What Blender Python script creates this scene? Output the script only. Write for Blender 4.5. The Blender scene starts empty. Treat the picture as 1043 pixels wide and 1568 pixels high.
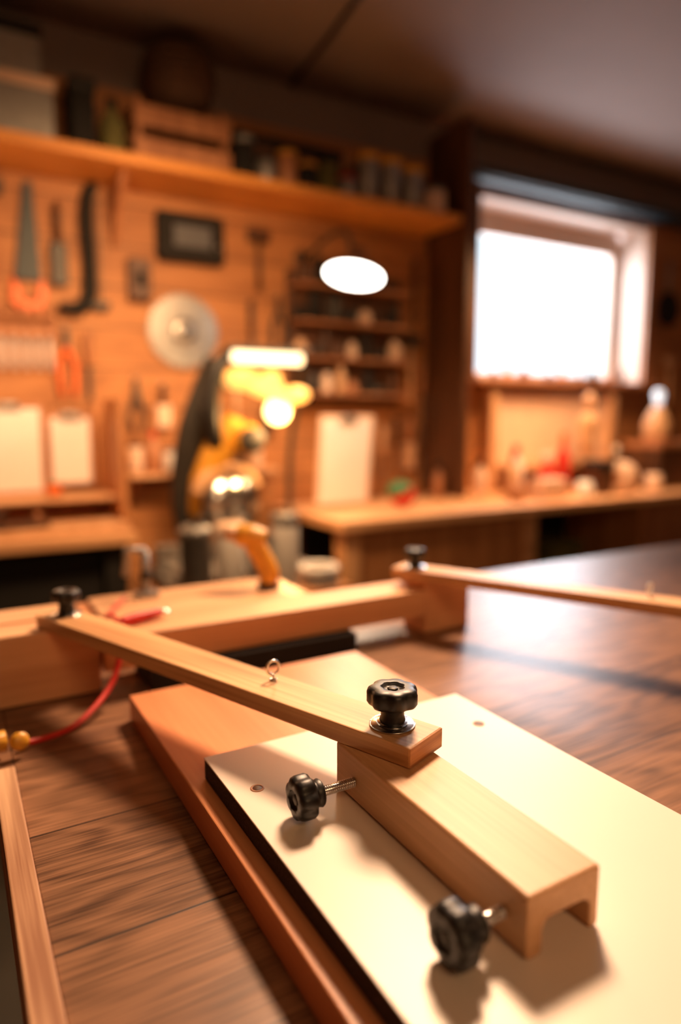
import bpy, bmesh, math, random
from mathutils import Vector, Matrix, Euler
random.seed(7)
S=bpy.context.scene
# ------------------------------------------------------------ materials
def mk(name):
    m=bpy.data.materials.new(name);m.use_nodes=True
    nt=m.node_tree;b=nt.nodes['Principled BSDF'];return m,nt,b
def N(nt,t,**k):
    n=nt.nodes.new(t)
    for a,v in k.items():
        setattr(n,a,v)
    return n
def plain(name,col,rough=.5,metal=0,var=.12,scale=40,bump=0.0,emit=None,es=0,coat=0):
    m,nt,b=mk(name);L=nt.links.new
    tc=N(nt,'ShaderNodeTexCoord');no=N(nt,'ShaderNodeTexNoise');no.inputs['Scale'].default_value=scale;no.inputs['Detail'].default_value=4
    L(tc.outputs['Object'],no.inputs['Vector'])
    r=N(nt,'ShaderNodeValToRGB')
    r.color_ramp.elements[0].position=.3;r.color_ramp.elements[1].position=.7
    r.color_ramp.elements[0].color=(*[c*(1-var) for c in col],1)
    r.color_ramp.elements[1].color=(*[min(1,c*(1+var)) for c in col],1)
    L(no.outputs['Fac'],r.inputs['Fac']);L(r.outputs[0],b.inputs['Base Color'])
    b.inputs['Roughness'].default_value=rough;b.inputs['Metallic'].default_value=metal
    b.inputs['Coat Weight'].default_value=coat
    if bump:
        bp=N(nt,'ShaderNodeBump');bp.inputs['Strength'].default_value=bump;bp.inputs['Distance'].default_value=.002
        L(no.outputs['Fac'],bp.inputs['Height']);L(bp.outputs[0],b.inputs['Normal'])
    if emit:
        b.inputs['Emission Color'].default_value=(*emit,1);b.inputs['Emission Strength'].default_value=es
    return m
def wood(name,dark,light,axis=0,ring=9,freq=1.0,rough=.5,bump=.15,contrast=1.0):
    """procedural timber: stretched growth bands + fine fibre streaks, grain along axis"""
    m,nt,b=mk(name);L=nt.links.new
    tc=N(nt,'ShaderNodeTexCoord')
    def mapped(a,c):
        mp=N(nt,'ShaderNodeMapping');s=[c,c,c];s[axis]=a;mp.inputs['Scale'].default_value=s
        L(tc.outputs['Object'],mp.inputs['Vector']);return mp
    mp=mapped(1.2*freq,9*freq)
    n1=N(nt,'ShaderNodeTexNoise');n1.inputs['Scale'].default_value=1;n1.inputs['Detail'].default_value=2
    L(mp.outputs[0],n1.inputs['Vector'])
    mu=N(nt,'ShaderNodeMath',operation='MULTIPLY');mu.inputs[1].default_value=ring*6.28;L(n1.outputs['Fac'],mu.inputs[0])
    si=N(nt,'ShaderNodeMath',operation='SINE');L(mu.outputs[0],si.inputs[0])
    mp2=mapped(6*freq,260*freq)
    n2=N(nt,'ShaderNodeTexNoise');n2.inputs['Scale'].default_value=1;n2.inputs['Detail'].default_value=5
    L(mp2.outputs[0],n2.inputs['Vector'])
    a=N(nt,'ShaderNodeMath',operation='MULTIPLY_ADD');a.inputs[1].default_value=.22*contrast;a.inputs[2].default_value=.5
    L(si.outputs[0],a.inputs[0])
    s2=N(nt,'ShaderNodeMath',operation='MULTIPLY_ADD');s2.inputs[1].default_value=1.1*contrast;s2.inputs[2].default_value=-.55*contrast
    L(n2.outputs['Fac'],s2.inputs[0])
    ad=N(nt,'ShaderNodeMath',operation='ADD');L(a.outputs[0],ad.inputs[0]);L(s2.outputs[0],ad.inputs[1]);ad.use_clamp=True
    r=N(nt,'ShaderNodeValToRGB');r.color_ramp.elements[0].position=.1;r.color_ramp.elements[1].position=.9
    r.color_ramp.elements[0].color=(*dark,1);r.color_ramp.elements[1].color=(*light,1)
    L(ad.outputs[0],r.inputs['Fac']);L(r.outputs[0],b.inputs['Base Color'])
    b.inputs['Roughness'].default_value=rough
    bp=N(nt,'ShaderNodeBump');bp.inputs['Strength'].default_value=bump;bp.inputs['Distance'].default_value=.0006
    L(ad.outputs[0],bp.inputs['Height']);L(bp.outputs[0],b.inputs['Normal'])
    return m
def planks(name,dark,light,w=.14,length=2.2,ring=10,rough=.4,axis='X',stretch=(1.6,11),seam=.0012,fine=(7,330),fam=1.1,band=.2,mid=.42):
    m,nt,b=mk(name);L=nt.links.new
    tc=N(nt,'ShaderNodeTexCoord')
    src=tc.outputs['Object']
    mp=N(nt,'ShaderNodeMapping')
    if axis=='XZ': mp.inputs['Rotation'].default_value=(-math.pi/2,0,0)
    L(src,mp.inputs['Vector'])
    br=N(nt,'ShaderNodeTexBrick');br.inputs['Scale'].default_value=1
    br.inputs['Brick Width'].default_value=length;br.inputs['Row Height'].default_value=w
    br.inputs['Mortar Size'].default_value=seam;br.inputs['Mortar Smooth'].default_value=.3
    br.inputs['Color1'].default_value=(0,0,0,1);br.inputs['Color2'].default_value=(1,1,1,1);br.inputs['Mortar'].default_value=(.5,.5,.5,1)
    L(mp.outputs[0],br.inputs['Vector'])
    def noise(sc,det,off,dist=0):
        m2=N(nt,'ShaderNodeMapping');m2.inputs['Scale'].default_value=sc;L(mp.outputs[0],m2.inputs['Vector'])
        n=N(nt,'ShaderNodeTexNoise',noise_dimensions='4D');n.inputs['Scale'].default_value=1;n.inputs['Detail'].default_value=det
        n.inputs['Distortion'].default_value=dist
        mm=N(nt,'ShaderNodeMath',operation='MULTIPLY');mm.inputs[1].default_value=off;L(br.outputs['Color'],mm.inputs[0]);L(mm.outputs[0],n.inputs['W'])
        L(m2.outputs[0],n.inputs['Vector']);return n
    n1=noise((stretch[0],stretch[1],stretch[1]),2.5,7.3)
    n2=noise((fine[0],fine[1],fine[1]),5,3.1)
    mu=N(nt,'ShaderNodeMath',operation='MULTIPLY');mu.inputs[1].default_value=ring*6.28;L(n1.outputs['Fac'],mu.inputs[0])
    si=N(nt,'ShaderNodeMath',operation='SINE');L(mu.outputs[0],si.inputs[0])
    a=N(nt,'ShaderNodeMath',operation='MULTIPLY_ADD');a.inputs[1].default_value=band;a.inputs[2].default_value=mid;L(si.outputs[0],a.inputs[0])
    s2=N(nt,'ShaderNodeMath',operation='MULTIPLY_ADD');s2.inputs[1].default_value=fam;s2.inputs[2].default_value=-fam/2;L(n2.outputs['Fac'],s2.inputs[0])
    ad=N(nt,'ShaderNodeMath',operation='ADD');L(a.outputs[0],ad.inputs[0]);L(s2.outputs[0],ad.inputs[1])
    t=N(nt,'ShaderNodeMath',operation='MULTIPLY_ADD');t.inputs[1].default_value=.25;L(br.outputs['Color'],t.inputs[0]);L(ad.outputs[0],t.inputs[2]);t.use_clamp=True
    r=N(nt,'ShaderNodeValToRGB');r.color_ramp.elements[0].position=.12;r.color_ramp.elements[1].position=.95
    r.color_ramp.elements[0].color=(*dark,1);r.color_ramp.elements[1].color=(*light,1);L(t.outputs[0],r.inputs['Fac'])
    mx=N(nt,'ShaderNodeMix',data_type='RGBA');L(br.outputs['Fac'],mx.inputs['Factor']);L(r.outputs[0],mx.inputs['A'])
    mx.inputs['B'].default_value=(*[c*.45 for c in dark],1)
    L(mx.outputs['Result'],b.inputs['Base Color']);b.inputs['Roughness'].default_value=rough
    bp=N(nt,'ShaderNodeBump');bp.inputs['Strength'].default_value=.2;bp.inputs['Distance'].default_value=.0008
    L(t.outputs[0],bp.inputs['Height']);L(bp.outputs[0],b.inputs['Normal'])
    return m
def emis(name,col,st):
    m,nt,b=mk(name);b.inputs['Base Color'].default_value=(*col,1);b.inputs['Emission Color'].default_value=(*col,1);b.inputs['Emission Strength'].default_value=st;return m

M={}
M['table']=planks('table_planks',(.045,.018,.008),(.34,.17,.09),w=.142,rough=.36,ring=11,stretch=(3.2,12),fine=(14,420),fam=1.35,band=.12,mid=.42)
M['bar']=wood('pine_bar',(.48,.23,.09),(.84,.49,.23),axis=1,ring=6,rough=.45,contrast=1.1)
M['endgrain']=wood('pine_endgrain',(.30,.11,.04),(.72,.36,.16),axis=0,ring=14,freq=2.5,rough=.6)
M['block']=wood('beech_block',(.60,.33,.155),(.82,.49,.25),axis=1,ring=4,rough=.42,contrast=1.0,bump=.05)
M['rail']=wood('pine_rail',(.62,.30,.14),(.85,.49,.25),axis=0,ring=5,rough=.5,contrast=.8)
M['base']=wood('orange_board',(.60,.22,.09),(.76,.33,.15),axis=1,ring=4,rough=.35,contrast=.7)
M['trim']=wood('trim_wood',(.30,.13,.06),(.74,.45,.25),axis=1,ring=7,rough=.6,contrast=1.2)
M['lam']=plain('cream_laminate',(.84,.74,.64),.38,var=.03,scale=6)
M['felt']=plain('dark_fibre_core',(.045,.028,.024),.9,var=.6,scale=500,bump=.8)
M['blk']=plain('black_plastic',(.012,.011,.011),.42,var=.2,scale=120)
M['chrome']=plain('zinc_steel',(.72,.72,.72),.22,1,.06,60)
M['steel']=plain('tool_steel',(.5,.48,.46),.35,1,.15,30)
M['dsteel']=plain('dark_steel',(.05,.045,.04),.5,.4,.2,30)
M['wallw']=planks('wall_pine_boards',(.32,.12,.038),(.60,.265,.095),w=.16,length=3.1,ring=6,rough=.6,axis='XZ',stretch=(1.2,7),seam=.004,band=.14)
M['paint']=plain('ceiling_paint',(.22,.165,.145),.8,var=.05,scale=3)
M['floor']=plain('concrete_floor',(.055,.045,.03),.8,var=.2,scale=5)
M['shelf']=wood('shelf_board',(.62,.23,.04),(.84,.36,.08),axis=0,ring=4,rough=.45)
M['bench']=wood('bench_top_ply',(.60,.30,.14),(.84,.49,.26),axis=0,ring=5,rough=.5)
M['cab']=wood('cabinet_wood',(.38,.15,.05),(.62,.29,.12),axis=2,ring=4,rough=.5)
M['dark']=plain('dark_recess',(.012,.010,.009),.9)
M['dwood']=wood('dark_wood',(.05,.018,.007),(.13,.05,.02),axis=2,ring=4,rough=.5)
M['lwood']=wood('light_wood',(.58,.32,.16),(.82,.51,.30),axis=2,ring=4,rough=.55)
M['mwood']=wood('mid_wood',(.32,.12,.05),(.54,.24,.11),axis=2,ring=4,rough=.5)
M['paper']=plain('paper',(.86,.78,.76),.8,var=.03,scale=9)
M['white']=plain('white_plastic',(.85,.83,.8),.4,var=.03)
M['cream']=plain('cream_card',(.85,.60,.44),.7,var=.06,scale=8)
M['red']=plain('red_plastic',(.60,.03,.02),.4)
M['orange']=plain('orange_plastic',(.85,.16,.03),.4)
M['yellow']=plain('yellow_plastic',(.72,.34,.03),.4)
M['green']=plain('green_plastic',(.05,.16,.06),.5)
M['olive']=plain('olive_fabric',(.12,.11,.03),.85,var=.25)
M['blue']=plain('dark_blue_paint',(.015,.03,.04),.5)
M['grey']=plain('grey_metal',(.30,.29,.28),.4,.5)
M['screen']=plain('grey_screen',(.10,.095,.09),.3,emit=(.35,.30,.25),es=.05)
M['wicker']=plain('wicker',(.10,.05,.028),.8,var=.5,scale=90,bump=.6)
M['rub']=plain('rubber_cable',(.03,.02,.02),.6)
M['win']=plain('window_frame_paint',(.60,.45,.36),.5,var=.04)
M['lampdisc']=emis('lamp_diffuser',(1,.93,.82),12)
M['led']=emis('led_tube',(1,.74,.40),3.5)
M['bulb']=emis('warm_bulb',(1,.66,.22),8)
M['glow']=emis('lit_amber_shade',(1,.52,.14),1.2)
M['glint']=emis('bottle_glint',(.70,.85,1),1.0)  # emission imitating a cool reflection on a bottle, not a lamp

# ------------------------------------------------------------ mesh builder
class B:
    def __init__(s,name,loc=(0,0,0),rot=(0,0,0)):
        s.name=name;s.bm=bmesh.new();s.m=[];s.loc=loc;s.rot=rot;s.off=Matrix.Identity(4)
    def mi(s,mat):
        mm=M[mat]
        if mm not in s.m:s.m.append(mm)
        return s.m.index(mm)
    def _in(s,t,mat,smooth,mtx):
        i=s.mi(mat)
        for f in t.faces:
            f.material_index=i;f.smooth=smooth
        if mtx is not None:bmesh.ops.transform(t,matrix=mtx,verts=t.verts)
        bmesh.ops.transform(t,matrix=s.off,verts=t.verts)
        bmesh.ops.recalc_face_normals(t,faces=t.faces)
        me=bpy.data.meshes.new('t');t.to_mesh(me);t.free();s.bm.from_mesh(me);bpy.data.meshes.remove(me)
    def box(s,mn,mx,mat,bev=.0,seg=2,rot=None):
        t=bmesh.new();bmesh.ops.create_cube(t,size=1)
        sz=[mx[i]-mn[i] for i in range(3)];c=[(mx[i]+mn[i])/2 for i in range(3)]
        bmesh.ops.transform(t,matrix=Matrix.Diagonal((*sz,1)),verts=t.verts)
        if bev>0:bmesh.ops.bevel(t,geom=t.edges[:],offset=min(bev,min(sz)*.45),segments=seg,profile=.5,affect='EDGES')
        mt=Matrix.Translation(c)
        if rot:mt=mt@Euler(rot).to_matrix().to_4x4()
        s._in(t,mat,False,mt);return s
    def prism(s,pts,h0,h1,mat,mtx=None,bev=0,smooth=False):
        """polygon in local XY extruded along Z"""
        t=bmesh.new();v=[t.verts.new((x,y,h0)) for x,y in pts];f=t.faces.new(v)
        e=bmesh.ops.extrude_face_region(t,geom=[f]);vs=[g for g in e['geom'] if isinstance(g,bmesh.types.BMVert)]
        bmesh.ops.translate(t,verts=vs,vec=(0,0,h1-h0))
        if bev:
            bmesh.ops.recalc_face_normals(t,faces=t.faces)
            ed=[e for e in t.edges if e.calc_face_angle(0)>.6];bmesh.ops.bevel(t,geom=ed,offset=bev,segments=2,profile=.5,affect='EDGES')
        s._in(t,mat,smooth,mtx);return s
    def lathe(s,prof,mat,loc=(0,0,0),axis='Z',n=32,rot=None,smooth=True,fn=None):
        """prof = [(r,h)..]; closed at ends; fn(angle,r,h)->r"""
        t=bmesh.new();rings=[]
        for r,h in prof:
            ring=[]
            for k in range(n):
                a=2*math.pi*k/n;rr=fn(a,r,h) if fn else r
                ring.append(t.verts.new((rr*math.cos(a),rr*math.sin(a),h)))
            rings.append(ring)
        for i in range(len(rings)-1):
            for k in range(n):
                t.faces.new((rings[i][k],rings[i][(k+1)%n],rings[i+1][(k+1)%n],rings[i+1][k]))
        t.faces.new(rings[0][::-1]);t.faces.new(rings[-1])
        mt=Matrix.Translation(loc)
        if rot:mt=mt@Euler(rot).to_matrix().to_4x4()
        elif axis=='X':mt=mt@Matrix.Rotation(math.pi/2,4,'Y')
        elif axis=='-X':mt=mt@Matrix.Rotation(-math.pi/2,4,'Y')
        elif axis=='Y':mt=mt@Matrix.Rotation(-math.pi/2,4,'X')
        elif axis=='-Y':mt=mt@Matrix.Rotation(math.pi/2,4,'X')
        s._in(t,mat,smooth,mt);return s
    def cyl(s,r,h0,h1,mat,loc=(0,0,0),axis='Z',n=32,rot=None,r2=None):
        r2=r if r2 is None else r2;b=min(.08*r,.002)
        return s.lathe([(r-b,h0),(r,h0+b),(r2,h1-b),(r2-b,h1)],mat,loc,axis,n,rot)
    def sph(s,r,loc,mat,sc=(1,1,1),rot=(0,0,0)):
        t=bmesh.new();bmesh.ops.create_uvsphere(t,u_segments=24,v_segments=16,radius=r)
        s._in(t,mat,True,Matrix.Translation(loc)@Euler(rot).to_matrix().to_4x4()@Matrix.Diagonal((*sc,1)));return s
    def torus(s,R,r,loc,mat,rot=(0,0,0),a0=0,a1=2*math.pi):
        n=36;pts=[Vector((R*math.cos(a0+(a1-a0)*k/n),R*math.sin(a0+(a1-a0)*k/n),0)) for k in range(n+1)]
        mt=Matrix.Translation(loc)@Euler(rot).to_matrix().to_4x4()
        return s.tube([mt@p for p in pts],r,mat)
    def tube(s,pts,r,mat,n=12,smooth_path=0):
        pts=[Vector(p) for p in pts]
        rs=r if isinstance(r,(list,tuple)) else [r]*len(pts)
        if smooth_path:
            q=[];rr=[]
            for i in range(len(pts)-1):
                p0=pts[max(i-1,0)];p1=pts[i];p2=pts[i+1];p3=pts[min(i+2,len(pts)-1)]
                for k in range(smooth_path):
                    u=k/smooth_path
                    q.append(.5*((2*p1)+(-p0+p2)*u+(2*p0-5*p1+4*p2-p3)*u*u+(-p0+3*p1-3*p2+p3)*u**3));rr.append(rs[i]*(1-u)+rs[i+1]*u)
            q.append(pts[-1]);rr.append(rs[-1]);pts=q;rs=rr
        t=bmesh.new();rings=[];up=None
        for i,p in enumerate(pts):
            d=(pts[min(i+1,len(pts)-1)]-pts[max(i-1,0)]).normalized()
            if up is None:
                up=Vector((0,0,1)) if abs(d.z)<.9 else Vector((1,0,0))
            x=d.cross(up).normalized();up=x.cross(d).normalized()
            rings.append([t.verts.new(p+rs[i]*(math.cos(2*math.pi*k/n)*x+math.sin(2*math.pi*k/n)*up)) for k in range(n)])
        for i in range(len(rings)-1):
            for k in range(n):t.faces.new((rings[i][k],rings[i][(k+1)%n],rings[i+1][(k+1)%n],rings[i+1][k]))
        t.faces.new(rings[0][::-1]);t.faces.new(rings[-1])
        s._in(t,mat,True,None);return s
    def done(s):
        me=bpy.data.meshes.new(s.name);s.bm.to_mesh(me);s.bm.free()
        for m in s.m:me.materials.append(m)
        o=bpy.data.objects.new(s.name,me);S.collection.objects.link(o)
        o.location=s.loc;o.rotation_euler=s.rot
        return o
YZ=Matrix(((1,0,0,0),(0,0,1,0),(0,1,0,0),(0,0,0,1)))   # local XY -> world XZ, extrude along Y

# ------------------------------------------------------------ room
YW=2.9;ZC=2.68
B('floor').box((-2.2,-2.6,-.05),(5.4,3.15,0),'floor').done()
B('ceiling').box((-2.2,-2.6,ZC),(5.4,3.15,ZC+.05),'paint').done()
w=B('wall_back')
ox0,ox1,oz0,oz1=2.50,3.87,1.455,2.40
w.box((-2.2,YW,0),(ox0,YW+.25,2.5),'wallw').box((ox1,YW,0),(5.4,YW+.25,2.5),'wallw')
w.box((ox0,YW,0),(ox1,YW+.25,oz0),'wallw').box((ox0,YW,oz1),(ox1,YW+.25,2.5),'wallw')
w.box((-2.2,YW,2.5),(5.4,YW+.25,ZC),'paint').done()
B('wall_left').box((-2.25,-2.6,0),(-2.2,3.15,ZC),'wallw').done()
B('wall_right').box((5.4,-2.6,0),(5.45,3.15,ZC),'wallw').done()
B('wall_front').box((-2.2,-2.65,0),(5.4,-2.6,ZC),'wallw').done()
w=B('window_1')
g=YW+.19
w.box((ox0,g,oz0),(ox0+.07,g+.05,oz1),'win',.006).box((ox1-.07,g,oz0),(ox1,g+.05,oz1),'win',.006)
w.box((ox0+.07,g,oz1-.13),(ox1-.07,g+.05,oz1),'win',.006).box((ox0+.07,g,oz0),(ox1-.07,g+.05,oz0+.05),'win',.006)
w.box((ox0-.001,YW+.002,oz1-.006),(ox1+.001,g,oz1-.001),'win').box((ox1-.006,YW+.002,oz0),(ox1-.001,g,oz1-.006),'win').box((ox0+.001,YW+.002,oz0),(ox0+.006,g,oz1-.006),'win')
w.done()
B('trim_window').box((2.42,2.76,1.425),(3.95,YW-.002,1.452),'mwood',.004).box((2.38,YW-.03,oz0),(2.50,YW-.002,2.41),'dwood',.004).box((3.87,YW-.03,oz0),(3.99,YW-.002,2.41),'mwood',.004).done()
B('curtain_rail').box((2.32,2.80,2.44),(5.39,YW-.002,2.50),'blue',.01).cyl(.02,2.30,5.39,'blue',(0,2.78,2.47),'X').done()
B('ceiling_cable').tube([(1.22,1.2,ZC-.012),(1.30,1.95,ZC-.014),(1.36,2.4,ZC-.012),(1.40,2.86,ZC-.014)],.010,'rub',smooth_path=8).done()

# ------------------------------------------------------------ main table
T=.9
t=B('workbench_table')
t.box((.037,-.5,T-.03),(2.6,1.125,T),'table',.001).box((-.45,.695,T-.03),(.0365,1.125,T),'table',.001)
t.box((.08,-.4,T-.12),(2.5,-.36,T-.031),'cab',.003).box((.08,1.03,T-.12),(2.5,1.07,T-.031),'cab',.003)
for x,y in ((.1,-.4),(2.42,-.4),(.1,1.0),(2.42,1.0)):
    t.box((x,y,0),(x+.07,y+.07,T-.031),'cab',.004)
t.box((.018,-.5,T-.05),(.0365,.69,T+.006),'trim',.0012)
t.done()
B('base_board').box((.159,-.35,T+.0003),(.455,.75,.929),'base',.0012).done()
lb=B('laminate_board')
lb.box((.174,-.34,.9293),(.449,.536,.9465),'felt',.0006).box((.1735,-.3405,.9466),(.4495,.5365,.948),'lam',.0005)
for x,y in ((.194,.468),(.422,.469)):
    lb.lathe([(.0056,0),(.0054,.0004),(.0040,.0004),(.0038,.0001)],'mwood',(x,y,.948)).cyl(.0038,0,.00025,'dwood',(x,y,.9480))
lb.done()
# channel block (inverted U)
def arc(cx,cz,r,a0,a1,n=6):
    return [(cx+r*math.cos(math.radians(a0+(a1-a0)*k/n)),cz+r*math.sin(math.radians(a0+(a1-a0)*k/n))) for k in range(n+1)]
pts=arc(.004,.004,.004,180,270)+arc(.009,.003,.003,270,360)+arc(.018,.014,.006,180,90)+arc(.042,.013,.007,90,0)+[(.049,.001),(.050,0)]+arc(.053,.003,.003,270,360)+arc(.0535,.0355,.0025,0,90)+arc(.0025,.0355,.0025,90,180)
B('channel_block',(.2495,.235,.9482)).prism(pts,0,.205,'block',YZ,bev=.0016).done()

# ------------------------------------------------------------ knobs
def lobes(n,amp):
    def f(a,r,h):
        return r*(1-amp*(.5+.5*math.cos(n*a))**1.6) if r>.008 else r
    return f
def star_knob(name,loc,rot,R=.0185,H=.030,washer=True,stud=0,cap=None,n=7):
    k=B(name,loc,rot)
    z=0
    if washer:
        k.cyl(.0178,0,.0016,'chrome').cyl(.0125,.0016,.0034,'chrome')
        z=.0034
    if stud:
        k.cyl(.0034,-stud,.001,'chrome')
        for i in range(int(stud/.0016)):
            k.torus(.0034,.00035,(0,0,-stud+.001+i*.0016),'chrome')
    k.lathe([(.0095,z),(.0102,z+.001),(.0092,z+.004),(.0088,H-.0165),(.012,H-.0145)],'blk')
    k.lathe([(R*.72,H-.0150),(R*.93,H-.0138),(R,H-.0115),(R,H-.0045),(R*.95,H-.0018),(R*.84,H-.0004),(R*.50,H),(R*.46,H-.0002),(R*.42,H-.0022),(R*.20,H-.0024)],'blk',n=112,fn=lobes(n,.10))
    k.cyl(.0042,H-.003,H-.0012,cap or 'dsteel',n=6)
    return k.done()
star_knob('star_knob',(.284,.413,1.0022),(0,0,.3),R=.0200,H=.031)
star_knob('star_knob',(.2200,.4115,.9655),(0,-math.pi/2,0),R=.0162,H=.022,washer=False,stud=.029)
star_knob('star_knob',(.2315,.2530,.9665),(0,-math.pi/2,0),R=.0172,H=.024,washer=False,stud=.0175)
star_knob('star_knob',(.113,.858,1.0022),(0,0,.1),R=.0165,H=.030)
star_knob('star_knob',(.633,.862,1.0022),(0,0,.5),R=.0165,H=.030,cap='white')

# ------------------------------------------------------------ bars, rails
def bar(name,loc,rz,L=.535):
    b=B(name,loc,(0,0,rz))
    b.box((-.0225,0,0),(.0225,L,.0158),'bar',.0012)
    b.box((-.0222,-.0003,.0003),(.0222,.0006,.0154),'endgrain',.0004)
    return b.done()
bar('clamping_bar',(.2935,.382,.9864),math.radians(21.1))
bar('clamping_bar',(.862,.412,.9864),math.radians(26.9))
def eye(name,x,y,rz,mat='chrome'):
    e=B(name,(x,y,1.0023),(0,0,rz))
    e.torus(.0062,.0012,(0,0,.0115),mat,(math.pi/2,0,0),math.radians(-80),math.radians(262))
    e.cyl(.0013,-.0001,.0056,mat).torus(.0028,.0007,(0,0,.0006),mat)
    return e.done()
eye('eye_screw',.242,.542,.0);eye('eye_screw',.795,.560,.2,'white')
r=B('wooden_rail');r.box((.150,.832,.9295),(.632,.905,.972),'rail',.0025);r.done()
B('gap_shade_slab').box((.20,.815,T+.0003),(.497,.90,.9290),'dark',.001).done()  # black slab added under the rail, its colour painting the shadowed gap
B('rail_block').box((-.30,.852,T+.0003),(.148,.905,.986),'rail',.002).done()
B('rail_block').box((.634,.835,T+.0003),(.722,.895,.986),'rail',.002).done()
B('back_rail').box((-.35,.935,T+.0003),(.13,1.0,.980),'rail',.002).done()
bb=B('plywood_sheet');bb.box((.17,.925,T+.0003),(.55,1.20,.925),'base',.002);bb.box((.19,.96,.9253),(.50,1.19,.934),'bench',.002);bb.done()
rc=B('red_cable')
rc.tube([(.245,1.15,.9375),(.205,1.07,.940),(.180,.98,.955),(.176,.915,.9765),(.176,.86,.9765),(.172,.832,.9765),(.166,.818,.958),(.15,.798,.928),(.122,.77,.912),(.095,.75,.905),(.065,.738,.905),(.046,.732,.908)],.0034,'red',smooth_path=8)
rc.tube([(.178,.868,.9795),(.195,.875,.980),(.232,.884,.981)],[.006,.0075,.006],'red',smooth_path=4).cyl(.0022,0,.012,'chrome',(.232,.888,.981),'X').cyl(.0022,0,.012,'chrome',(.232,.880,.981),'X')
rc.done()
B('wire_nut',(.032,.727,.9065),(0,0,.2)).lathe([(.0065,0),(.0105,.001),(.0095,.010),(.007,.018),(.003,.020)],'yellow',(0,0,.010),rot=(0,-1.5,0),n=24,fn=lambda a,r,h:r*(1+.06*math.cos(10*a))).lathe([(.004,0),(.0088,.002),(.0088,.008),(.004,.010)],'yellow',(.010,-.006,.0085),rot=(1.2,0,0)).tube([(-.004,.004,.008),(-.02,.008,.006),(-.05,.0,.004)],.0025,'red').done()

# ------------------------------------------------------------ benches
def bench(name,x0,x1,y0,z,panels):
    b=B(name);b.box((x0,y0,z-.04),(x1,YW-.003,z),'bench',.004)
    for p in panels:b.box(*p[:2],p[2],.004)
    return b.done()
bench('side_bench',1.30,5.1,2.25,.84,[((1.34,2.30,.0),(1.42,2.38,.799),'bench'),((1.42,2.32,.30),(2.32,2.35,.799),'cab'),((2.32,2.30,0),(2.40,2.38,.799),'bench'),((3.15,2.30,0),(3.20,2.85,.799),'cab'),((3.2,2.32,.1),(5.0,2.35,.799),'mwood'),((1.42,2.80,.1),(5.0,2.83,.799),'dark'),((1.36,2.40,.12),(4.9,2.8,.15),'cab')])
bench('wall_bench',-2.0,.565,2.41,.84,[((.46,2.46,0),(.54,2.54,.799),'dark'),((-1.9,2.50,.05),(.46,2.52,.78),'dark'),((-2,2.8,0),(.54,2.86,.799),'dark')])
B('storage_bin').prism([(-.12,-.1),(.12,-.1),(.14,.1),(-.14,.1)],.15,.60,'olive',Matrix.Translation((2.78,2.55,.002)),bev=.01).done()

# shelf
sh=B('wall_shelf');sh.box((-2.1,2.60,2.135),(2.15,YW-.003,2.172),'shelf',.003)
for x in (-.4,.62):
    sh.prism([(0,0),(.22,0),(.02,-.22),(0,-.22)],x,x+.025,'mwood',Matrix(((0,0,1,0),(-1,0,0,YW-.003),(0,1,0,2.134),(0,0,0,1))),bev=.002)
sh.done()
B('end_panel').box((2.17,2.58,.85),(2.20,YW-.003,2.60),'dwood',.003).done()

# ------------------------------------------------------------ things on the shelf
def crate(name,x0,x1,y0,y1,z,h):
    c=B(name)
    for x in (x0,x1-.02):
        for y in (y0+.011,y1-.031):c.box((x,y,z),(x+.02,y+.02,z+h),'mwood',.002)
    for i in range(2):
        zz=z+.01+i*h/2
        c.box((x0,y0,zz),(x1,y0+.01,zz+h/2-.04),'mwood',.002).box((x0,y1-.01,zz),(x1,y1,zz+h/2-.04),'mwood',.002)
        c.box((x0-.01,y0,zz),(x0,y1,zz+h/2-.04),'mwood',.002).box((x1,y0,zz),(x1+.01,y1,zz+h/2-.04),'mwood',.002)
    c.box((x0,y0+.01,z+.001),(x1,y1-.01,z+.01),'mwood');return c.done()
ZS=2.1725
crate('wooden_crate',.68,1.03,2.66,2.86,ZS,.23)
bk=B('wicker_basket',(.87,2.76,ZS+.235))
bk.lathe([(.08,0),(.12,.03),(.135,.09),(.13,.15),(.115,.20),(.09,.205),(.085,.18)],'wicker')
for i in range(7):bk.torus(.10+.035*math.sin(i/6*2.6),.008,(0,0,.02+i*.028),'wicker')
bk.done()
def boxy(name,mn,mx,mat,lid=None):
    b=B(name);b.box(mn,mx,mat,.006)
    if lid:b.box((mn[0]-.006,mn[1]-.006,mx[2]-.03),(mx[0]+.006,mx[1]+.006,mx[2]+.008),lid,.004)
    else:b.box((mn[0]-.001,(mn[1]+mx[1])/2-.02,mn[2]+.01),(mx[0]+.001,(mn[1]+mx[1])/2+.02,mx[2]+.001),'cream',.001)
    return b.done()
boxy('storage_box',(.12,2.66,ZS),(.40,2.86,ZS+.2),'grey','cream')
boxy('storage_box',(.12,2.68,ZS+.209),(.37,2.85,ZS+.37),'grey','dark')
boxy('storage_box',(-.35,2.66,ZS),(.05,2.86,ZS+.28),'dwood','mwood')
boxy('storage_box',(.46,2.68,ZS),(.54,2.84,ZS+.24),'dark','blk')
def can(name,x,y,z,r,h,mat,lid,neck=False):
    c=B(name,(x,y,z))
    if neck:c.lathe([(r*.9,0),(r,.004),(r,h*.62),(r*.4,h*.78),(r*.38,h*.98),(r*.3,h)],mat).cyl(r*.45,h*.86,h*1.02,lid)
    else:
        c.lathe([(r*.94,0),(r,.004),(r,h*.84),(r*.97,h*.86)],mat).cyl(r*1.03,h*.86,h,lid).torus(r,.003,(0,0,h*.1),lid)
    return c.done()
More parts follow.
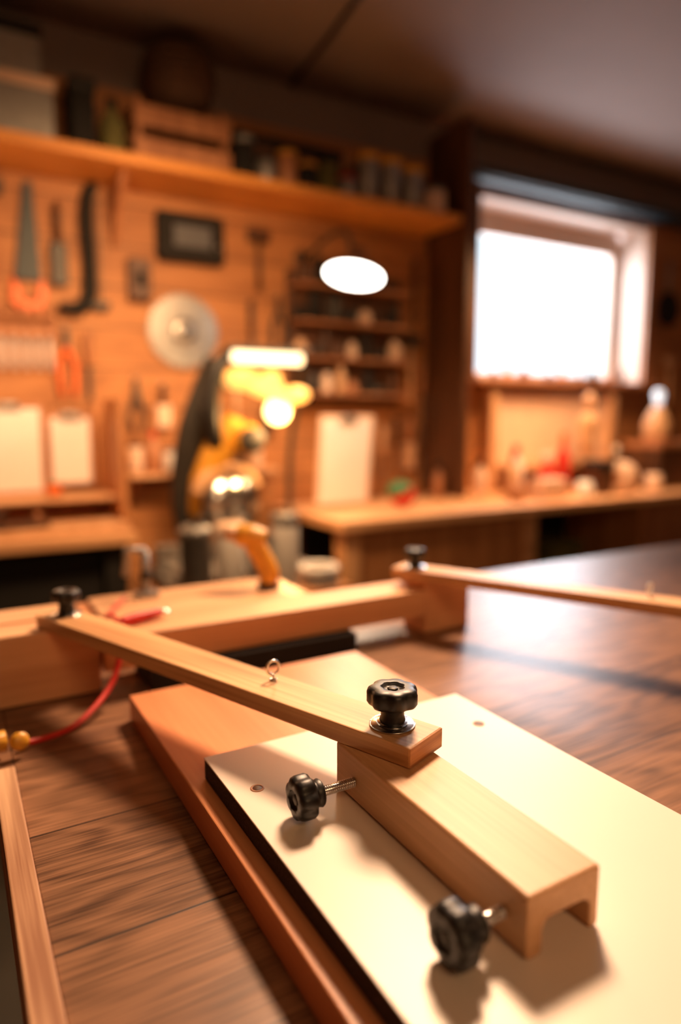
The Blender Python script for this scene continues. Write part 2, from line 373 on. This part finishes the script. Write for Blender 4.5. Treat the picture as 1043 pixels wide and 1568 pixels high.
for i,(x,h,m,l,nk) in enumerate([(.60,.2,'olive','dark',1),(1.11,.17,'dark','grey',0),(1.205,.11,'grey','dark',0),(1.30,.15,'mwood','yellow',0),(1.395,.12,'dark','yellow',0),(1.49,.16,'olive','dark',0),(1.585,.10,'grey','red',0)]):
    can('paint_can' if not nk else 'glue_bottle',x,2.70,ZS,.042,h,m,l,nk)
for x in (1.69,1.81,1.93):can('jar',x,2.70,ZS,.053,.21 if x<1.9 else .19,'grey','yellow')
can('paint_can',2.06,2.70,ZS,.055,.12,'cream','grey')
boxy('storage_box',(1.10,2.77,ZS),(1.60,2.87,ZS+.22),'dwood','dark')
boxy('storage_box',(1.66,2.77,ZS),(2.10,2.87,ZS+.17),'dark','dwood')

# ------------------------------------------------------------ wall items (left)
yw=YW-.003
h=B('hacksaw');h.tube([(.57,yw-.03,2.12),(.54,yw-.03,2.10),(.525,yw-.03,2.0),(.53,yw-.03,1.82),(.52,yw-.03,1.70),(.47,yw-.03,1.655),(.41,yw-.03,1.66)],[.014,.022,.026,.026,.028,.026,.018],'dark',smooth_path=6).box((.562,yw-.035,1.68),(.568,yw-.031,2.10),'dsteel',.001).box((.53,yw-.04,1.66),(.60,yw-.022,1.69),'dsteel',.004);h.done()
d=B('wall_display',(.937,yw-.025,1.975));d.box((-.145,-.03,-.098),(.145,.025,.098),'dark',.03,4).box((-.078,-.034,-.042),(.078,-.0295,.042),'screen',.002).cyl(.006,0,.004,'grey',(.11,-.031,-.03),'-Y');d.done()
B('switch_box',(.72,yw-.03,1.79)).box((-.045,-.02,-.08),(.045,.03,.08),'dwood',.008).box((-.018,-.03,-.03),(.018,-.0205,.03),'dark',.004).done()
# circular saw blade with teeth
n=36;pts=[]
for k in range(n):
    a=2*math.pi*k/n
    for da,rr in ((0,.150),(.04,.158),(.06,.142)):pts.append((rr*math.cos(a+da),rr*math.sin(a+da)))
B('circular_saw_blade',(.90,yw-.012,1.60)).prism(pts,-.002,.002,'steel',YZ).lathe([(.055,0),(.055,.004),(.03,.006),(.015,.006)],'steel',(0,-.0025,0),'-Y').cyl(.012,.0,.03,'dsteel',(0,.006,0),'-Y').done()
# hand saw
B('hand_saw',(.31,yw-.02,1.70)).prism([(-.045,.05),(.045,.05),(.03,.40),(-.0,.40)],-.001,.001,'blue',YZ).prism([(-.06,.06),(-.065,-.03),(-.03,-.07),(.04,-.06),(.065,0),(.05,.06),(.03,.03),(.03,-.02),(-.02,-.03),(-.03,.02)],-.012,.012,'orange',YZ,bev=.004).done()
c=B('chisel_rack',(.22,yw-.03,1.56));c.box((-.12,-.02,-.02),(.18,.028,.012),'mwood',.003)
for i in range(7):
    x=-.10+i*.042;c.tube([(x,-.0,-.02),(x,0,-.14)],[.008,.010],'paper').lathe([(.008,.013),(.014,.03),(.012,.08),(.008,.09)],'mwood',(x,0,0),n=16)
c.done()
def clip(name,x0,x1,z0,z1,y,lean=.0,back='mwood',m='paper'):
    w_=(x1-x0);hh=(z1-z0);b=B(name,((x0+x1)/2,y,z0),(-lean,0,0))
    b.box((-w_/2-.015,0,-.012),(w_/2+.015,.008,hh+.02),back,.003).box((-w_/2,-.003,0),(w_/2,-.0005,hh),m,.0005)
    b.box((-.04,-.012,hh-.01),(.04,-.0005,hh+.015),'steel',.003).cyl(.008,-.03,.03,'steel',(0,-.01,hh+.015),'X')
    return b.done()
clip('clipboard',.10,.31,.965,1.275,2.80,-.05)
clip('clipboard',.345,.485,.99,1.24,2.80,-.05)
clip('clipboard',1.40,1.64,.865,1.23,2.62,-.12,'cream')
o=B('desk_organiser');o.box((-.5,2.50,.842),(.56,2.86,.862),'lwood',.003).box((.545,2.55,.862),(.57,2.88,1.31),'cab',.004).box((-.5,2.84,.862),(.545,2.875,.95),'mwood',.003).box((-.5,2.6,.94),(.545,2.84,.951),'bench',.003).box((.51,2.80,.955),(.545,2.84,1.30),'cab',.003)
o.done()
B('wood_plane',(.20,2.545,.8625),(0,0,.15)).box((-.09,-.03,0),(.09,.03,.025),'dwood',.004).tube([(-.06,0,.025),(-.07,0,.055),(-.04,0,.065)],[.012,.012,.009],'dwood').sph(.014,(.06,0,.038),'mwood').done()
can('orange_pot',.335,2.70,.952,.025,.05,'orange','green')
# wall ledge between the benches with small clutter
lg=B('wall_ledge');lg.box((.62,2.74,1.00),(1.27,yw,1.02),'bench',.003)
for x in (.66,1.2):lg.prism([(0,0),(.13,0),(.02,-.12),(0,-.12)],x,x+.02,'mwood',Matrix(((0,0,1,0),(-1,0,0,yw),(0,1,0,.999),(0,0,0,1))),bev=.002)
lg.done()
for x,hh,r_,mt,cp in [(.66,.12,.028,'cream','dark'),(.73,.16,.03,'mwood','red'),(.80,.09,.03,'white','grey'),(1.02,.14,.035,'lwood','dwood'),(1.10,.10,.03,'dsteel','yellow'),(1.18,.18,.03,'cream','mwood')]:
    can('small_jar',x,2.80,1.0205,r_,hh,mt,cp,hh>.13)

# ------------------------------------------------------------ mitre saw on stand, with its work lights
s_=B('saw_stand');s_.box((.60,2.06,.60),(1.24,2.60,.64),'cab',.004).box((.60,2.15,.20),(1.22,2.60,.23),'cab',.004)
for x in (.61,1.16):
    for y in (2.10,2.54):s_.box((x,y,0),(x+.05,y+.05,.60),'dark',.003)
s_.box((.66,2.30,.23),(.95,2.55,.42),'red',.01).box((.98,2.25,.23),(1.15,2.5,.50),'grey',.01)
s_.done()
m=B('mitre_saw')
m.off=Matrix.Translation((.82,2.38,.6405))
m.lathe([(.17,0),(.18,.01),(.18,.06),(.165,.075),(.12,.08)],'grey').box((-.2,-.09,.0),(.38,.12,.05),'grey',.012).box((-.19,.05,.05),(.37,.075,.14),'steel',.006)
m.tube([(-.02,.12,.08),(-.05,.13,.30),(-.03,.08,.55),(.04,.0,.80)],[.05,.055,.055,.045],'dsteel',smooth_path=6)
m.tube([(-.02,.06,.24),(.0,.02,.36),(.04,.0,.48),(.10,-.02,.60)],[.04,.062,.058,.035],'yellow',smooth_path=6)
m.cyl(.055,-.08,.09,'yellow',(.13,.0,.52),'Y').cyl(.045,-.12,-.08,'dsteel',(.13,.0,.52),'Y')
m.tube([(.02,-.03,.50),(-.0,-.04,.62),(.02,-.04,.75),(.08,-.05,.84)],[.03,.035,.032,.022],'blk',smooth_path=6)
m.lathe([(.11,0),(.112,.001),(.112,.003),(.03,.004)],'chrome',(.06,-.055,.28),'-Y',48)
m.torus(.12,.022,(.06,-.03,.30),'lwood',(math.pi/2,0,0),.4,2.9)
m.off=Matrix.Identity(4)
m.box((.86,2.24,1.470),(1.17,2.32,1.486),'dsteel',.006).tube([(.885,2.28,1.450),(1.145,2.28,1.450)],.021,'led')
m.tube([(1.155,2.29,1.47),(1.21,2.40,1.40),(1.215,2.52,1.10),(1.20,2.50,.75),(1.19,2.48,.66)],.011,'dsteel',smooth_path=6)
m.lathe([(.02,.10),(.035,.08),(.10,.02),(.105,.0),(.095,-.002),(.03,.062)],'glow',(1.02,2.32,1.31),rot=(.15,.35,0)).sph(.045,(1.05,2.28,1.262),'bulb').lathe([(.02,0),(.05,.004),(.065,.03),(.06,.06),(.03,.07)],'glow',(.93,2.33,1.34)).sph(.045,(1.15,2.33,1.325),'glow',(1.2,1,.7))
m.done()
B('dust_canister',(.68,2.12,.6405)).lathe([(.045,0),(.05,.01),(.05,.22),(.055,.225),(.055,.24),(.04,.255)],'grey').tube([(0,0,.25),(.02,-.01,.28),(.04,-.01,.26)],.012,'dsteel').done()
B('cable_coil',(1.15,2.15,.653)).torus(.06,.012,(0,0,0),'grey').torus(.055,.012,(0,0,.022),'grey').torus(.062,.012,(0,.004,.044),'white').done()
for x,hh,r_,mt,cp in [(.80,.25,.045,'white','cream'),(.90,.20,.04,'grey','dark'),(1.00,.27,.045,'white','grey')]:
    can('storage_jar',x,2.12,.6405,r_,hh,mt,cp)
# yellow heat gun standing on the sheet
gl=B('heat_gun',(.485,1.10,.9345),(0,0,-.5))
gl.lathe([(.016,0),(.020,.003),(.020,.010),(.015,.013)],'dsteel',(0,0,0))
gl.tube([(0,0,.012),(.0,0,.030),(-.010,0,.055),(-.026,0,.082)],[.017,.019,.018,.020],'yellow',smooth_path=5)
gl.tube([(-.005,0,.088),(-.030,0,.094),(-.055,0,.098)],[.018,.022,.018],'yellow',smooth_path=5).tube([(-.055,0,.098),(-.075,0,.100)],[.013,.012],'lwood').box((-.030,-.004,.055),(-.022,.004,.072),'dsteel',.002)
gl.done()
B('bench_clamp',(.28,1.15,.9345)).tube([(0,0,.0),(0,0,.08)],.007,'grey').tube([(0,0,.08),(-.03,0,.085),(-.034,0,.04)],.007,'grey').box((-.02,-.012,0),(.02,.012,.010),'grey',.003).cyl(.009,.03,.045,'dsteel').done()

# ------------------------------------------------------------ wall work lamp
pl=B('wall_lamp',(1.383,2.30,1.773),(math.radians(-13),math.radians(8),math.radians(-28)))
pl.lathe([(.109,.0),(.111,.004),(.10,.025),(.05,.05),(.035,.06),(.033,.10),(.02,.105)],'dwood',n=48).lathe([(.05,-.0055),(.10,-.005),(.108,-.002),(.108,-.0005)],'lampdisc',n=48)
pl.done()
B('lamp_arm').tube([(1.40,2.35,1.885),(1.42,2.42,1.96),(1.46,2.62,2.00),(1.46,2.80,1.96),(1.46,2.895,1.96)],.009,'dsteel',smooth_path=6).cyl(.035,-.012,0,'dsteel',(1.46,2.896,1.96),'Y').done()

# ------------------------------------------------------------ centre tool racks
rk=B('tool_rack')
rk.box((1.38,2.86,1.30),(1.98,yw,1.90),'dwood',.004)
for z in (1.34,1.50,1.66,1.82):rk.box((1.38,2.76,z),(1.98,2.86,z+.012),'mwood',.003)
random.seed(3)
for z in (1.355,1.515,1.675,1.835):
    x=1.41
    while x<1.94:
        r_=random.uniform(.012,.034);hh=random.uniform(.03,.14);mt=random.choice(['dsteel','dark','mwood','cream','dark','blk','dwood','lwood','dwood'])
        rk.lathe([(r_*.9,0),(r_,.004),(r_,hh*.7),(r_*.6,hh*.85),(r_*.6,hh)],mt,(x,2.81,z),n=16);x+=2*r_+random.uniform(.004,.03)
rk.done()
random.seed(11)
def hand_tool(b,x,z,kind,L,mat,head):
    y=yw-.03
    b.cyl(.005,0,.03,'steel',(x,y,z),'Y')
    if kind==0: # chisel
        b.lathe([(.010,0),(.016,-.02),(.013,-L*.45),(.009,-L*.5)],mat,(x,y,z),n=16).box((x-.008,y-.002,z-L),(x+.008,y+.002,z-L*.49),head,.001)
    elif kind==1: # mallet / hammer
        b.tube([(x,y,z),(x,y,z-L)],[.010,.014],mat).box((x-.05,y-.02,z-.02),(x+.05,y+.02,z+.03),head,.006)
    elif kind==2: # pliers
        b.tube([(x,y,z-.07),(x-.03,y,z-.14),(x-.022,y,z-L)],[.008,.010,.008],mat,smooth_path=5).tube([(x,y,z-.07),(x+.03,y,z-.14),(x+.022,y,z-L)],[.008,.010,.008],mat,smooth_path=5).prism([(-.016,-.08),(.016,-.08),(.006,0),(-.006,0)],-.006,.006,head,Matrix.Translation((x,y,z))@YZ)
    else: # brush / scraper
        b.lathe([(.010,0),(.014,-.04),(.010,-L*.5)],mat,(x,y,z),n=16).box((x-.03,y-.008,z-L),(x+.03,y+.008,z-L*.48),head,.004)
names=['chisel','hammer','pliers','scraper']
for x,z,k,L_,mt,hd in [(2.06,1.62,1,.30,'lwood','dsteel'),(2.135,1.52,0,.30,'mwood','steel'),(2.26,1.62,2,.26,'red','dsteel'),(2.345,1.66,3,.26,'white','white'),(2.28,1.30,0,.30,'lwood','steel'),(2.34,1.28,0,.26,'dwood','steel'),(2.06,1.24,3,.26,'mwood','lwood'),(2.135,1.20,0,.30,'dwood','steel'),(1.98,1.24,0,.28,'dwood','steel'),(1.90,1.20,0,.28,'lwood','steel'),(1.80,1.22,2,.24,'dsteel','steel'),(1.70,1.24,3,.22,'lwood','cream'),(1.20,1.75,0,.3,'dwood','dsteel'),(1.12,1.40,1,.18,'lwood','dsteel'),(.80,1.38,3,.18,'dwood','cream'),(.69,1.40,2,.22,'dsteel','dsteel'),(1.27,1.40,3,.24,'lwood','dwood'),(.10,2.0,0,.32,'dwood','dsteel'),(4.14,1.60,1,.3,'lwood','lwood'),(1.24,2.02,1,.22,'dwood','dwood'),(2.08,2.02,0,.34,'dwood','dsteel'),(1.72,2.04,3,.12,'dwood','dwood'),(1.33,1.78,2,.3,'dsteel','dsteel'),(.19,2.06,1,.34,'mwood','dsteel'),(.42,2.04,3,.30,'dwood','dsteel'),(.43,1.58,2,.26,'orange','dsteel'),(.51,1.57,0,.26,'mwood','dsteel')]:
    b=B(names[k]);hand_tool(b,x,z,k,L_,mt,hd);b.done()

# ------------------------------------------------------------ right bench items
ZB=.8402
bx=B('back_board');bx.box((2.60,2.84,ZB+.15),(3.50,2.87,1.385),'cream',.004).box((2.55,2.80,ZB),(2.60,2.88,1.40),'lwood',.003).box((3.5,2.80,ZB),(3.55,2.88,1.40),'lwood',.003).box((2.6,2.70,ZB+.12),(3.5,2.88,ZB+.145),'lwood',.003);bx.done()
def bottle(name,x,y,h,r,mat,cap,z=ZB):
    return B(name,(x,y,z)).lathe([(r*.9,0),(r,.006),(r,h*.55),(r*.8,h*.66),(r*.35,h*.76),(r*.32,h*.86)],mat).cyl(r*.42,h*.82,h,cap).done()
bottle('spray_bottle',2.84,2.56,.32,.04,'red','orange');bottle('spray_bottle',2.68,2.52,.22,.045,'red','white')
bottle('glue_bottle',2.48,2.56,.22,.035,'lwood','red');bottle('glue_bottle',2.56,2.62,.26,.04,'white','dark')
bottle('glue_bottle',2.32,2.62,.20,.035,'cream','dark')
boxy('card_box',(2.50,2.36,ZB),(2.66,2.46,ZB+.10),'cream')
boxy('small_box',(2.92,2.38,ZB),(3.03,2.50,ZB+.17),'dwood','dark')
def mug(x,y,r,h,mat):
    B('mug',(x,y,ZB)).lathe([(r*.85,0),(r,.006),(r,h),(r*.9,h),(r*.86,.01),(.005,.008)],mat).torus(h*.28,.006,(r+.008,0,h*.5),mat,(math.pi/2,0,0),-1.6,1.6).done()
mug(3.38,2.40,.04,.09,'cream');mug(2.38,2.42,.038,.085,'mwood');mug(2.78,2.36,.036,.08,'white')
bottle('spray_bottle',3.34,2.62,.24,.035,'dsteel','white');bottle('glue_bottle',2.12,2.70,.18,.03,'mwood','dark')
tr=B('tape_roll',(3.17,2.46,ZB+.082),(0,0,.3));
for dx in (-.045,.03):
    tr.lathe([(.045,-.03),(.08,-.03),(.082,-.027),(.082,.027),(.08,.03),(.045,.03)],'cream',(dx,0,0),'X',40).cyl(.042,-.031,.031,'mwood',(dx,0,0),'X')
tr.done()
mn=B('wooden_mannequin',(3.12,2.64,ZB))
mn.cyl(.06,0,.02,'mwood').cyl(.006,.02,.22,'steel').lathe([(.03,.20),(.045,.24),(.035,.29),(.05,.34),(.055,.39),(.03,.43)],'lwood').cyl(.012,.43,.46,'lwood').sph(.032,(0,0,.495),'lwood',(1,1,1.25))
mn.tube([(-.05,0,.40),(-.075,-.01,.32),(-.06,-.04,.24)],[.016,.014,.010],'lwood',smooth_path=4).tube([(.05,0,.40),(.085,-.01,.33),(.07,-.04,.26)],[.016,.014,.010],'lwood',smooth_path=4)
mn.tube([(-.02,0,.21),(-.03,-.03,.12),(-.025,0,.03)],[.02,.016,.012],'lwood').tube([(.02,0,.21),(.03,-.02,.12),(.025,0,.03)],[.02,.016,.012],'lwood').done()
boxy('tool_case',(3.45,2.42,ZB),(3.85,2.66,ZB+.26),'dwood','mwood')
B('glint_bottle',(3.55,2.52,ZB+.2685)).lathe([(.06,0),(.07,.01),(.075,.10),(.05,.16),(.02,.20)],'lwood').lathe([(.02,.20),(.022,.23),(.027,.25),(.028,.27),(.02,.285),(.010,.29)],'glint').done()  # bottle whose glowing top stands in for a bright reflection
boxy('tool_case',(3.90,2.42,ZB),(4.3,2.7,ZB+.18),'dwood','dwood')
B('frying_pan',(4.07,yw-.03,1.93)).lathe([(.085,0),(.10,.008),(.11,.035),(.105,.036),(.09,.012),(.02,.011)],'dark',(0,.02,0),'-Y',40).tube([(0,0,.10),(0,-.0,.30)],[.012,.010],'grey').done()
B('apple_toy',(1.76,2.50,ZB)).sph(.06,(0,0,.06),'red',(1,1,.9)).sph(.062,(-.012,0,.078),'green',(1,.9,.7)).cyl(.005,.11,.14,'dwood').done()
random.seed(5)
for i,(x,hh,r_) in enumerate([(2.58,.05,.02),(2.68,.10,.018),(2.80,.06,.03),(3.0,.045,.025),(3.10,.07,.018),(3.25,.16,.008),(3.36,.07,.03),(3.5,.05,.025),(3.62,.09,.02)]):
    B('sill_bottle',(x,2.83,1.4522)).lathe([(r_*.8,0),(r_,.003),(r_,hh*.6),(r_*.5,hh*.8),(r_*.5,hh)],['dsteel','mwood','dwood'][i%3],n=20).done()

# ------------------------------------------------------------ lights
def area(name,loc,tgt,size,power,col,sy=None,spread=180):
    l=bpy.data.lights.new(name,'AREA');l.energy=power;l.color=col;l.size=size
    if sy:l.shape='RECTANGLE';l.size_y=sy
    l.spread=math.radians(spread)
    o=bpy.data.objects.new(name,l);S.collection.objects.link(o);o.location=loc
    o.rotation_euler=(Vector(tgt)-Vector(loc)).to_track_quat('-Z','Y').to_euler();return o
def point(name,loc,power,col,r=.05):
    l=bpy.data.lights.new(name,'POINT');l.energy=power;l.color=col;l.shadow_soft_size=r
    o=bpy.data.objects.new(name,l);S.collection.objects.link(o);o.location=loc;return o
WARM=(1,.56,.26)
area('ceiling_lamp_light',(1.05,1.30,2.3),(.35,.5,.95),.34,16.5,(1,.63,.38),spread=90)
area('wall_wash_fill',(.7,1.55,2.08),(.7,2.9,1.15),.3,12.5,WARM,spread=105)  # added light without a fixture, brightens the back wall below the shelf
area('window_daylight',(3.2,YW+.5,2.05),(2.3,0,.6),1.5,75,(.88,.91,1),1.1)
area('bench_lamp_light',(2.7,2.25,2.2),(2.7,2.6,.84),.4,24,WARM,spread=130)
point('machine_bulb_light',(1.05,2.2,1.22),8,(1,.55,.2),.05)
point('wall_bench_light',(.10,2.45,1.42),6,(1,.55,.26),.12)
area('wall_lamp_light',(1.38,2.27,1.75),(1.3,1.9,.9),.2,8,(1,.70,.45))
area('room_fill_light',(.2,-1.2,2.5),(.6,1.4,1.2),.8,14,WARM)  # added warm fill from behind the camera, no actual lamp there
W=bpy.data.worlds.new('world');S.world=W;W.use_nodes=True
W.node_tree.nodes['Background'].inputs[0].default_value=(.80,.92,1,1);W.node_tree.nodes['Background'].inputs[1].default_value=2.2

# ------------------------------------------------------------ camera
cam=bpy.data.cameras.new('camera');co=bpy.data.objects.new('camera',cam);S.collection.objects.link(co)
co.location=(0,0,1.236);co.rotation_euler=(math.radians(90-7.792),0,math.radians(-29.94))
cam.lens=24;cam.sensor_width=36;cam.sensor_fit='AUTO';cam.clip_start=.01
cam.dof.use_dof=True;cam.dof.focus_distance=.52;cam.dof.aperture_fstop=1.75
S.camera=co
S.view_settings.view_transform='Standard';S.view_settings.look='None';S.view_settings.exposure=0
